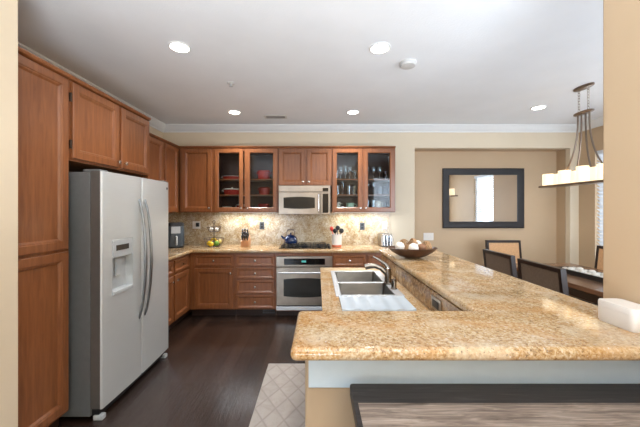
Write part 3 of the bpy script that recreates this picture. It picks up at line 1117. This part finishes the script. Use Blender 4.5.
o = MB().tube(for_pts, [.004, .012, .016, .017, .017, .017, .016, .012, .005], 10).build('banana', 'yellow')
o.location = (bx - .02, by, bz)
tag(o, 'yellow banana arching across the back of the lower fruit basket', 'fruit', 'fruit in the lower basket')
fruit('garlic_bulb', 'white garlic bulb on the left of the upper basket tier', 'garlic', 'garlic', (bx - .036, by - .012, bz + .250), .030, group='garlic in the upper basket')
fruit('garlic_bulb', 'white garlic bulb on the right of the upper basket tier', 'garlic', 'garlic', (bx + .040, by - .008, bz + .248), .027, group='garlic in the upper basket')

kb = thing('knife_block', 'light wooden block filled with black-handled knives on the back counter', 'knife block', (-1.04, 4.37, .9142), .0)
MB().prism([(-.055, 0), (.08, 0), (.10, .06), (.055, .160), (-.055, .080)], -.055, .055, 'x').build('block', 'block', kb)
for i in range(3):
    for j in range(3):
        x = -.035 + .035 * i
        s = .15 + .32 * j
        p = Vector((x, -.055 + .110 * s, .080 + .080 * s))
        d = Vector((0, -.55, .84))
        L = (.09, .11, .13)[j] + .012 * (i % 2)
        o = MB().tube([d * .006, d * L], [.0100, .0120], 8).build('knife', 'black', None)
        o.location = Vector(kb.location) + p
        tag(o, 'black knife handle in the wooden block, %s row, %s' % (('front', 'middle', 'back')[j], ('left', 'centre', 'right')[i]), 'knife', 'knives in the block')

cr = thing('utensil_crock', 'white utensil crock with terracotta foot right of the cooktop', 'crock', (.285, 4.33, .9142))
MB().lathe([(.066, .031), (.070, .035), (.072, .17), (.074, .182), (.068, .182), (.066, .17), (.064, .045), (.004, .040)], n=28).build('jar', 'wplastic', cr)
MB().lathe([(.064, 0), (.070, .005), (.070, .0305), (.004, .0306)], n=28).build('foot_band', 'terracotta', cr)


def utensil(name, label, dx, dy, tilt, L, mat, head):
    r = thing(name, label, 'utensil', (.285 + dx, 4.33 + dy, .9142 + .049), 0, 'utensils in the crock')
    tx, ty = tilt[:2]
    e = Vector((tx, ty, L))
    MB().tube([(0, 0, .004), e * .75], .006, 8).build('handle', mat, r)
    b = MB()
    hw, hl, ht = head
    b.ball((0, 0, 0), 1, hw, ht, hl, 12, 8)
    o = b.build('head', mat, r)
    o.location = e * .76 + e.normalized() * hl * .9
    o.rotation_euler = (-math.atan2(ty, L), math.atan2(tx, L), 0)


utensil('spatula', 'red silicone spatula leaning left out of the utensil crock', -.020, .0, (-.060, .0, .235), .235, 'redsil', (.026, .035, .008))
utensil('ladle', 'tall black ladle in the middle of the utensil crock', .005, .01, (.012, .02, .25), .25, 'black', (.034, .036, .018))
utensil('serving_spoon', 'black serving spoon at the left of the utensil crock', -.010, -.02, (-.02, -.03, .20), .20, 'black', (.030, .036, .014))
utensil('turner', 'black slotted turner at the right of the utensil crock', .025, -.010, (.045, -.01, .20), .20, 'black', (.034, .036, .012))

ts = thing('toaster', 'chrome two-slot toaster at the right end of the back counter', 'toaster', (1.01, 4.43, .9142))
MB().loft([[(x, y, z) for x, z in [(-.085, .012), (.085, .012), (.092, .10), (.080, .165), (.060, .182), (-.060, .182), (-.080, .165), (-.092, .10)]] for y in (-.12, .12)]).build('body', 'steel', ts, .008, 3)
box('base', 'black', ts, -.08, .08, -.115, .115, 0, .0118)
for x in (-.03, .03):
    box('bread_slot', 'black', ts, x - .014, x + .014, -.09, .09, .1815, .1835)
box('front_panel', 'dgrey', ts, -.066, .066, -.1235, -.1203, .02, .165, bevel=.001)
for x in (-.045, 0, .045):
    box('front_rib', 'chrome', ts, x - .006, x + .006, -.1265, -.1236, .025, .16)
box('lever', 'black', ts, .012, .040, -.150, -.1237, .115, .130, bevel=.004)
MB().lathe([(.014, 0), (.012, -.014), (.003, -.016)], (.0225, -.1237, .06), 14, 'y').build('dial', 'black', ts)

# white storage box on the bar beside the right wall
wb = thing('storage_box', 'white rectangular plastic box on the bar against the right wall', 'box', (1.043, 1.012, 1.0672), .0)
MB().loft([[(x * s, y * s, z) for x, y in rrect(.086, .130, .016)] for s, z in ((.96, 0), (1, .006), (1, .052))]).build('body', 'wplastic', wb)
MB().loft([[(x * s, y * s, z) for x, y in rrect(.086, .130, .016)] for s, z in ((1.005, .0525), (1.005, .068), (.97, .073))]).build('lid', 'wplastic', wb)

# decorative bowl
db = thing('decorative_bowl', 'wide dark wooden bowl of woven balls at the far end of the bar', 'bowl', (.770, 2.42, 1.0672))
MB().lathe([(.055, 0), (.065, .004), (.110, .018), (.165, .050), (.198, .082), (.192, .084), (.155, .056), (.100, .030), (.050, .018), (.004, .016)], n=36, sy=.72).build('bowl_body', 'bowl', db)


def wball(label, mat, dx, dy, dz, r):
    o = MB().ball((0, 0, 0), r, 1, 1, 1, 18, 12).build('woven_ball', mat)
    o.location = (.770 + dx, 2.42 + dy, 1.0672 + dz)
    tag(o, label, 'ball', 'decorative balls in the bowl')


def vball(label, dx, dy, dz, r):
    m = MB()
    for k in range(9):
        q = Matrix.Rotation(random.uniform(0, PI), 3, 'X') @ Matrix.Rotation(random.uniform(0, PI), 3, 'Y')
        m.ring((0, 0, 0), r - .003, .0036, n=22, m=5, mat=q)
    o = m.build('vine_ball', 'vine')
    o.location = (.770 + dx, 2.42 + dy, 1.0672 + dz)
    tag(o, label, 'ball', 'decorative balls in the bowl')


wball('white woven ball at the left end of the wooden bowl', 'wball', -.108, -.02, .092, .038)
wball('white woven ball at the front middle of the wooden bowl', 'wball', -.012, -.066, .086, .039)
wball('white woven ball nestled right of centre in the wooden bowl', 'wball', .052, .040, .100, .036)
wball('brown woven ball on top near the middle of the wooden bowl', 'bball', .064, -.038, .086, .033)
vball('open vine ball at the back left of the wooden bowl', -.055, .048, .106, .040)
vball('open vine ball lying between the two front white balls', -.050, -.010, .080, .030)
vball('open vine ball at the right end of the wooden bowl', .118, .010, .098, .036)
vball('open vine ball at the back middle of the wooden bowl', .008, .014, .118, .038)
vball('small open vine ball at the right front of the wooden bowl', .112, -.050, .086, .027)

# ------------------------------------------------------------------ contents of the glass cabinets
ZS = {0: UB + .0525, 1: SH1 + .0165, 2: SH2 + .0165}


def lidded(name, label, x, z, w, h, lid, knob_, y=4.47):
    r = thing(name, label, 'baking dish', (x, y, z), 0, 'red baking dishes in the glass cabinet')
    MB().lathe([(w * .80, 0), (w * .92, h * .25), (w, h), (w * .95, h), (w * .86, h * .3), (.004, h * .2)], n=28, sy=.62).build('dish', 'red', r)
    MB().lathe([(w * 1.06, h + .0005), (w * 1.10, h + .006), (w * .9, h + lid), (.004, h + lid + .004)], n=28, sy=.62).build('lid' if knob_ else 'rim', 'cream' if knob_ != 2 else 'red', r)
    if knob_ == 1:
        MB().lathe([(.010, h + lid + .003), (.016, h + lid + .018), (.004, h + lid + .022)], n=12).build('lid_knob', 'cream', r)
    for s in (-1, 1):
        MB().tube([(s * w * .9, -.03, h * .75), (s * w * 1.10, -.02, h * .8), (s * w * 1.10, .02, h * .8), (s * w * .9, .03, h * .75)], .006, 8).build('handle', 'red' if knob_ == 2 else 'cream', r)


lidded('baking_dish', 'shallow red baking dish with white rim on the top shelf, left glass door', -1.265, ZS[2], .140, .045, .008, 0)
lidded('casserole_dish', 'red casserole with white knobbed lid on the middle shelf, left glass door', -1.265, ZS[1], .130, .075, .016, 1)
lidded('casserole_dish', 'small red dish with white lid at the bottom right, left glass door', -1.135, ZS[0], .062, .050, .014, 1, 4.46)
for i in range(3):
    o = MB().lathe([(.045, 0), (.072, .008), (.074, .011), (.045, .005), (.004, .004)], (-1.335, 4.46, ZS[0] + .0125 * i), 28).build('plate', 'cream')
    tag(o, 'small cream plate %s in the stack behind the left glass door' % ('lowest', 'in the middle', 'uppermost')[i], 'plate', 'plate stack in the glass cabinet')
lidded('casserole_dish', 'tall red casserole on the top shelf behind the right glass door, left of microwave', -.790, ZS[2], .098, .115, .018, 2)
lidded('casserole_dish', 'medium red casserole on the middle shelf, glass door nearest the microwave', -.785, ZS[1], .086, .095, .016, 2)
lidded('casserole_dish', 'small red casserole at the bottom behind the glass door nearest the microwave', -.790, ZS[0], .078, .062, .012, 2)

tumbler = MB().lathe([(.028, 0), (.034, .003), (.038, .13), (.036, .13), (.031, .008), (.004, .008)], n=18).build('tumbler', 'glassware')
goblet = MB().lathe([(.034, 0), (.033, .004), (.006, .010), (.005, .075), (.030, .105), (.036, .140), (.031, .185), (.029, .185), (.033, .140), (.026, .108), (.004, .086)], n=18).build('wine_glass', 'glassware')
flute = MB().lathe([(.030, 0), (.029, .004), (.005, .010), (.005, .06), (.022, .085), (.026, .14), (.024, .20), (.0225, .20), (.024, .14), (.019, .09), (.004, .07)], n=18).build('champagne_flute', 'glassware')
bluet = MB().lathe([(.030, 0), (.036, .003), (.040, .12), (.038, .12), (.033, .008), (.004, .008)], n=18).build('tumbler', 'blueware')
used = set()
ordn = ('leftmost', 'second', 'third', 'fourth', 'fifth', 'sixth')


def put(proto, label, cat, x, y, z, group):
    if proto.name in used:
        o = proto.copy()
        COL.objects.link(o)
    else:
        o = proto
        used.add(proto.name)
    o.location = (x, y, z)
    tag(o, label, cat, group)


for i in range(5):
    x = .285 + .068 * i
    kind = (tumbler, goblet, flute, goblet, tumbler)[i]
    nm = 'tumbler' if kind is tumbler else ('champagne flute' if kind is flute else 'stemmed glass')
    put(kind, 'clear %s, %s on the top shelf behind the left door, right cabinet' % (nm, ordn[i]), 'glass', x, 4.43 + .03 * (i % 2), ZS[2], 'glasses right of the microwave')
for i in range(4):
    x = .300 + .085 * i
    kind = (tumbler, flute, tumbler, tumbler)[i]
    nm = 'champagne flute' if kind is flute else 'tumbler'
    put(kind, 'clear %s, %s on the middle shelf behind the left door, right cabinet' % (nm, ordn[i]), 'glass', x, 4.44 + .03 * (i % 2), ZS[1], 'glasses right of the microwave')
for i in range(4):
    x = .745 + .090 * i
    put(goblet if i < 3 else bluet, 'clear wine glass, %s on the top shelf behind the rightmost door' % ordn[i] if i < 3 else 'blue tumbler at the right of the top shelf, rightmost door', 'glass', x, 4.43 + .02 * (i % 2), ZS[2], 'glasses right of the microwave')
for i in range(4):
    x = .745 + .090 * i
    put(goblet if i < 2 else bluet, ('clear wine glass, %s on the middle shelf behind the rightmost door' if i < 2 else 'blue tumbler, %s on the middle shelf behind the rightmost door') % ordn[i], 'glass', x, 4.43 + .02 * (i % 2), ZS[1], 'glasses right of the microwave')
for i in range(2):
    put(tumbler, 'clear tumbler, %s on the bottom shelf behind the rightmost door' % ordn[i], 'glass', .745 + .085 * i, 4.44, ZS[0], 'glasses right of the microwave')


def mug(label, mat, x, r, h, side=1, y=4.43):
    m = thing('mug', label, 'mug', (x, y, ZS[0]), 0, 'mugs in the glass cabinet')
    MB().lathe([(r * .86, 0), (r, .006), (r, h), (r * .92, h), (r * .90, .010), (.004, .008)], n=22).build('cup', mat, m)
    MB().tube([(side * r * .98, 0, h * .82), (side * r * 1.5, 0, h * .75), (side * r * 1.6, 0, h * .45), (side * r * 1.0, 0, h * .2)], .006, 8).build('handle', mat, m)


mug('black and white patterned mug at the bottom left of the right cabinet', 'pattern', .300, .046, .098)
mug('wide mint green mug on the bottom shelf of the right cabinet', 'mint', .490, .058, .085)
mug('black and white patterned mug at the bottom behind the rightmost door', 'pattern', .905, .040, .115)
mug('black mug at the bottom right corner of the rightmost door', 'black', 1.035, .036, .10, 1)

# ------------------------------------------------------------------ rug, table in front of the bar
o = box('kitchen_rug', 'rug', None, -.455, .085, 1.30, 2.815, .0004, .012, bevel=.004)
tag(o, 'grey quilted runner rug on the dark floor beside the peninsula', 'rug')
tb = thing('counter_table', 'dark weathered wooden counter-height table pushed against the bar wall', 'table')
MB().loft([[(x, y, z) for x, y in [(.102, .34), (1.07, .34), (1.07, .943), (.112, .943), (.104, .940), (.102, .932)]] for z in (.880, .9125)]).build('table_frame', 'darkboards', tb, .003)
box('table_boards', 'boards', tb, .116, 1.056, .36, .845, .9126, .9136)
for x in (.14, .99):
    for y in (.38, .86):
        box('leg', 'darkboards', tb, x, x + .05, y, y + .05, 0, .8798)

# ------------------------------------------------------------------ dining area
tt = thing('dining_table', 'long brown wooden dining table under the chandelier', 'table', (2.84, 3.05, 0))
box('tabletop', 'dtable', tt, -.44, .44, -.83, .83, .715, .760, bevel=.006)
box('apron', 'espresso', tt, -.36, .36, -.80, .80, .62, .7148)
for x in (-.31, .31):
    for y in (-.79, .79):
        box('leg', 'espresso', tt, x - .04, x + .04, y - .04, y + .04, 0, .6198)
tr = thing('centrepiece_tray', 'long black tray of white pebbles along the middle of the dining table', 'tray', (2.82, 3.0, .7602))
MB().hollow(-.11, .11, -.58, .41, 0, .045, .012, 'top', .034).build('tray_body', 'black', tr)
peb = None
n = 0
for i in range(13):
    for j in range(2):
        x, y = 2.82 - .048 + .096 * j, 2.472 + .073 * i
        if peb is None:
            peb = MB().ball((0, 0, 0), .034, 1, 1, .62, 12, 8).build('pebble', 'pebble')
            o = peb
        else:
            o = peb.copy()
            COL.objects.link(o)
        o.location = (x, y, .7602 + .011 + .0215 + .012 * ((i * 3 + j * 2) % 2))
        o.rotation_euler = (0, 0, random.uniform(0, 3))
        tag(o, 'white pebble among those filling the black tray on the dining table', 'pebble', 'pebbles in the tray')


def chair(label, loc, rz):
    r = thing('dining_chair', label, 'chair', loc, rz, 'chairs around the dining table')
    # faces +y locally, back at y = -.22
    box('seat', 'tan', r, -.235, .235, -.20, .23, .42, .49, bevel=.018, seg=3)
    box('seat_frame', 'espresso', r, -.235, .235, -.20, .23, .36, .4195)
    for x in (-.205, .205):
        MB().loft([[(x - .02, y - .02, z), (x + .02, y - .02, z), (x + .02, y + .02, z), (x - .02, y + .02, z)] for y, z in ((.20, 0), (.205, .3595))]).build('leg', 'espresso', r)
        MB().loft([[(x - .02, y - .02, z), (x + .02, y - .02, z), (x + .02, y + .02, z), (x - .02, y + .02, z)] for y, z in ((-.22, 0), (-.18, .3595))]).build('leg', 'espresso', r)
    f = MB()
    yb = lambda z: -.225 - .11 * (z - .36)
    w, zt = .250, 1.0
    o_ = lambda d: [(-w, yb(.36) + d, .36), (w, yb(.36) + d, .36), (w, yb(zt) + d, zt), (-w, yb(zt) + d, zt)]
    zi0, zi1, wi = .53, zt - .035, w - .032
    i_ = lambda d: [(-wi, yb(zi0) + d, zi0), (wi, yb(zi0) + d, zi0), (wi, yb(zi1) + d, zi1), (-wi, yb(zi1) + d, zi1)]
    f.loft([o_(-.022), o_(.022), i_(.022), i_(-.022)], loop=True).build('back_frame', 'espresso', r, .003)
    p = lambda d: [(-wi, yb(zi0) + d, zi0), (wi, yb(zi0) + d, zi0), (wi, yb(zi1) + d, zi1), (-wi, yb(zi1) + d, zi1)]
    MB().loft([p(-.016), p(.0)]).build('rear_panel', 'taupe', r)['label'] = 'grey-brown rear upholstery'
    MB().loft([p(.0005), p(.018)]).build('backrest', 'tan', r)['label'] = 'tan front upholstery'
    return r


ch = chair('dining chair with its taupe back to the bar, nearer to the niche wall', (2.215, 3.19, 0), -PI / 2)
copy_tree(ch, (2.18, 2.545, 0), -PI / 2, 'dining chair with its taupe back to the bar, nearest to the viewer')
copy_tree(ch, (2.74, 4.13, 0), PI, 'dining chair showing its tan front at the far end of the table')
copy_tree(ch, (3.27, 3.55, 0), PI / 2, 'dining chair on the window side of the table, cut off by the foreground wall')

# mirror
mr = thing('wall_mirror', 'large rectangular mirror in a black frame on the niche wall', 'mirror', (2.046, YN - .001, 1.15))
fm = MB().rects(1.320, .970, [(0, 0), (0, -.030), (.012, -.036), (.030, -.034), (.088, -.022), (.106, -.016), (.106, -.001)], hole=True).build('mirror_frame', 'frame', mr, angle=25)
box('mirror_glass', 'mirror', mr, .100, 1.220, -.012, -.004, .100, .870)

# window blinds
for (a, b), lab in ((W1, 'white slatted window blind seen in the mirror'), (W2, 'white slatted blind on the window beyond the chandelier')):
    bl = thing('window_blind', lab, 'blind', (XR + .034, 0, 0))
    m = MB()
    z = WZ[0] + .06
    while z < WZ[1] - .07:
        m.loft([[(-.020, y, z + .017), (.019, y, z - .018), (.020, y, z - .016), (-.019, y, z + .019)] for y in (a + .012, b - .012)])
        z += .052
    s = m.build('slats', 'blind', bl)
    s['kind'] = 'stuff'
    box('head_rail', 'blind', bl, -.028, .028, a + .006, b - .006, WZ[1] - .055, WZ[1] - .001)
    box('bottom_rail', 'blind', bl, -.022, .022, a + .010, b - .010, WZ[0] + .008, WZ[0] + .03)
    for y in (a + .12, b - .12):
        box('ladder_tape', 'blind', bl, -.030, -.027, y - .006, y + .006, WZ[0] + .02, WZ[1] - .05)
    for y in (a + .05,):
        pass

# ------------------------------------------------------------------ ceiling fixtures
WARM = (1.0, 0.97, 0.93)


def downlight(label, x, y, power):
    r = thing('recessed_light', label, 'ceiling light', (x, y, ZC), 0, 'recessed ceiling lights')
    MB().lathe([(.086, -.0004), (.086, -.006), (.074, -.010), (.068, -.006), (.068, -.0005)], n=32).build('trim_ring', 'white', r)
    MB().lathe([(.0675, -.0006), (.0675, -.0055), (.004, -.0056)], n=32).build('lens', 'lens', r)
    l = area_light('downlight_lamp', (0, 0, -.02), (0, 0, 0), .14, .14, power, WARM, 'DISK', 2.0)
    l.parent = r


DL = 9
downlight('recessed light nearest the refrigerator cabinet', -1.085, 2.37, 6)
downlight('recessed light above the sink, near the round detector', .50, 2.385, 6)
downlight('recessed light above the four-drawer cabinet, left of the air vent', -1.09, 3.96, DL)
downlight('recessed light in front of the glasses cabinet, right of the air vent', .475, 3.96, DL)
downlight('recessed light over the dining area beside the chandelier', 2.79, 3.78, DL)
r = thing('smoke_detector', 'round white smoke detector on the ceiling beside a recessed light', 'detector', (.795, 2.62, ZC))
MB().lathe([(.072, -.0004), (.072, -.012), (.062, -.034), (.030, -.040), (.004, -.040)], n=28).build('housing', 'vent', r)
MB().lathe([(.066, -.0125), (.0705, -.0128), (.0705, -.018), (.066, -.020)], n=28).build('vent_ring', 'lgrey', r)
r = thing('sprinkler', 'small round sprinkler head on the kitchen ceiling', 'sprinkler', (-.875, 3.05, ZC))
MB().lathe([(.040, -.0004), (.038, -.006), (.016, -.010), (.014, -.014)], n=22).build('escutcheon', 'vent', r)
MB().lathe([(.008, -.0141), (.008, -.030), (.020, -.032), (.020, -.035), (.003, -.036)], n=16).build('deflector', 'lgrey', r)
r = thing('air_vent', 'white ceiling air vent near the back wall', 'vent', (-.575, 4.16, ZC))
MB().loft([[(x * s, y * s, z) for x, y in ((-.155, -.07), (.155, -.07), (.155, .07), (-.155, .07))] for s, z in ((1, -.0004), (1, -.006))] +
          [[(x, y, z) for x, y in ((-.130, -.048), (.130, -.048), (.130, .048), (-.130, .048))] for z in (-.008, -.0006)], loop=True).build('vent_frame', 'vent', r)
for i in range(6):
    y = -.040 + .016 * i
    MB().loft([[(x, y - .006, -.0012), (x, y - .004, -.0012), (x, y + .007, -.0075), (x, y + .005, -.0075)] for x in (-.129, .129)]).build('louver', 'louver_grey', r)
box('duct', 'black', r, -.1295, .1295, -.0475, .0475, -.0011, -.0006)

# under-cabinet lights
for lab, x0, x1, pw in (('slim light strip under the red-dish cabinet', -1.45, -.60, 5.5), ('slim light strip under the glasses cabinet', .26, 1.08, 5.5)):
    r = thing('under_cabinet_light', lab, 'light', ((x0 + x1) / 2, 4.44, UB - .0005))
    w = (x1 - x0) / 2
    box('housing', 'white', r, -w, w, -.02, .02, -.005, 0)
    box('diffuser', 'strip', r, -w + .01, w - .01, -.015, .015, -.0065, -.0052)
    l = area_light('strip_lamp', (0, 0, -.010), (0, 0, 0), w * 2 - .04, .03, pw, (.84, .92, 1.0))
    l.parent = r

# chandelier
cx, cy = 2.79, 3.14
cd = thing('chandelier', 'long bronze chandelier with a row of glowing glass cylinders over the dining table', 'chandelier', (cx, cy, 0))
oval = lambda a, b, z, n=28: [(a * math.cos(2 * PI * i / n), b * math.sin(2 * PI * i / n), z) for i in range(n)]
MB().loft([oval(.055, .112, ZC - .0005), oval(.055, .112, ZC - .012), oval(.042, .10, ZC - .020)]).build('canopy', 'bronze', cd)
MB().loft([oval(.042, .10, 2.455), oval(.052, .112, 2.463), oval(.052, .112, 2.475), oval(.042, .10, 2.480)]).build('middle_plate', 'bronze', cd)
for y in (-.055, .055):
    m = MB()
    z = ZC - .034
    k = 0
    while z > 2.495:
        m.ring((0, y, z), .011, .0028, 'y' if k % 2 else 'x', 14, 5, 1.0, 1.7)
        z -= .029
        k += 1
    m.tube([(0, y, ZC - .0205), (0, y, ZC - .018)], .006, 6)
    m.tube([(0, y, 2.4805), (0, y, 2.487)], .006, 6)
    m.build('chain', 'nickel', cd)
for y0, y1 in ((-.068, -.34), (-.024, -.13), (.024, .13), (.068, .34)):
    pts = []
    for i in range(13):
        s = i / 12
        pts.append((0, y0 + (y1 - y0) * (s ** 2.6), 2.4545 + (1.7412 - 2.4545) * s))
    MB().tube(pts, .008, 8).build('rod', 'bronze', cd)
box('tray', 'bronze', cd, -.075, .075, -.54, .54, 1.718, 1.740, bevel=.004)
hs = (.135, .125, .150, .130, .165, .140, .155, .130, .140)
for i, h in enumerate(hs):
    y = .455 - .1175 * i
    x = (-.018, .018)[i % 2]
    o = MB().lathe([(.056, 1.7405), (.058, 1.745), (.058, 1.7405 + h), (.054, 1.7405 + h), (.052, 1.75), (.004, 1.748)], (x, y, 0), 24).build('glass_cylinder', 'shade', cd)
# toe-kick vent under the drawer cabinet
r = thing('toe_kick_vent', 'small metal floor vent in the dark toe kick left of the oven', 'vent', (-.66, YBASE + .063, .055))
MB().rects(.17, .05, [(0, 0), (0, -.004), (.006, -.006), (.010, -.004), (.010, 0)], hole=True).build('vent_frame', 'dgrey', r).location = (-.085, 0, -.025)
for i in range(4):
    box('louver', 'dgrey', r, -.076, .076, -.004, -.001, -.0135 + .008 * i, -.0105 + .008 * i)
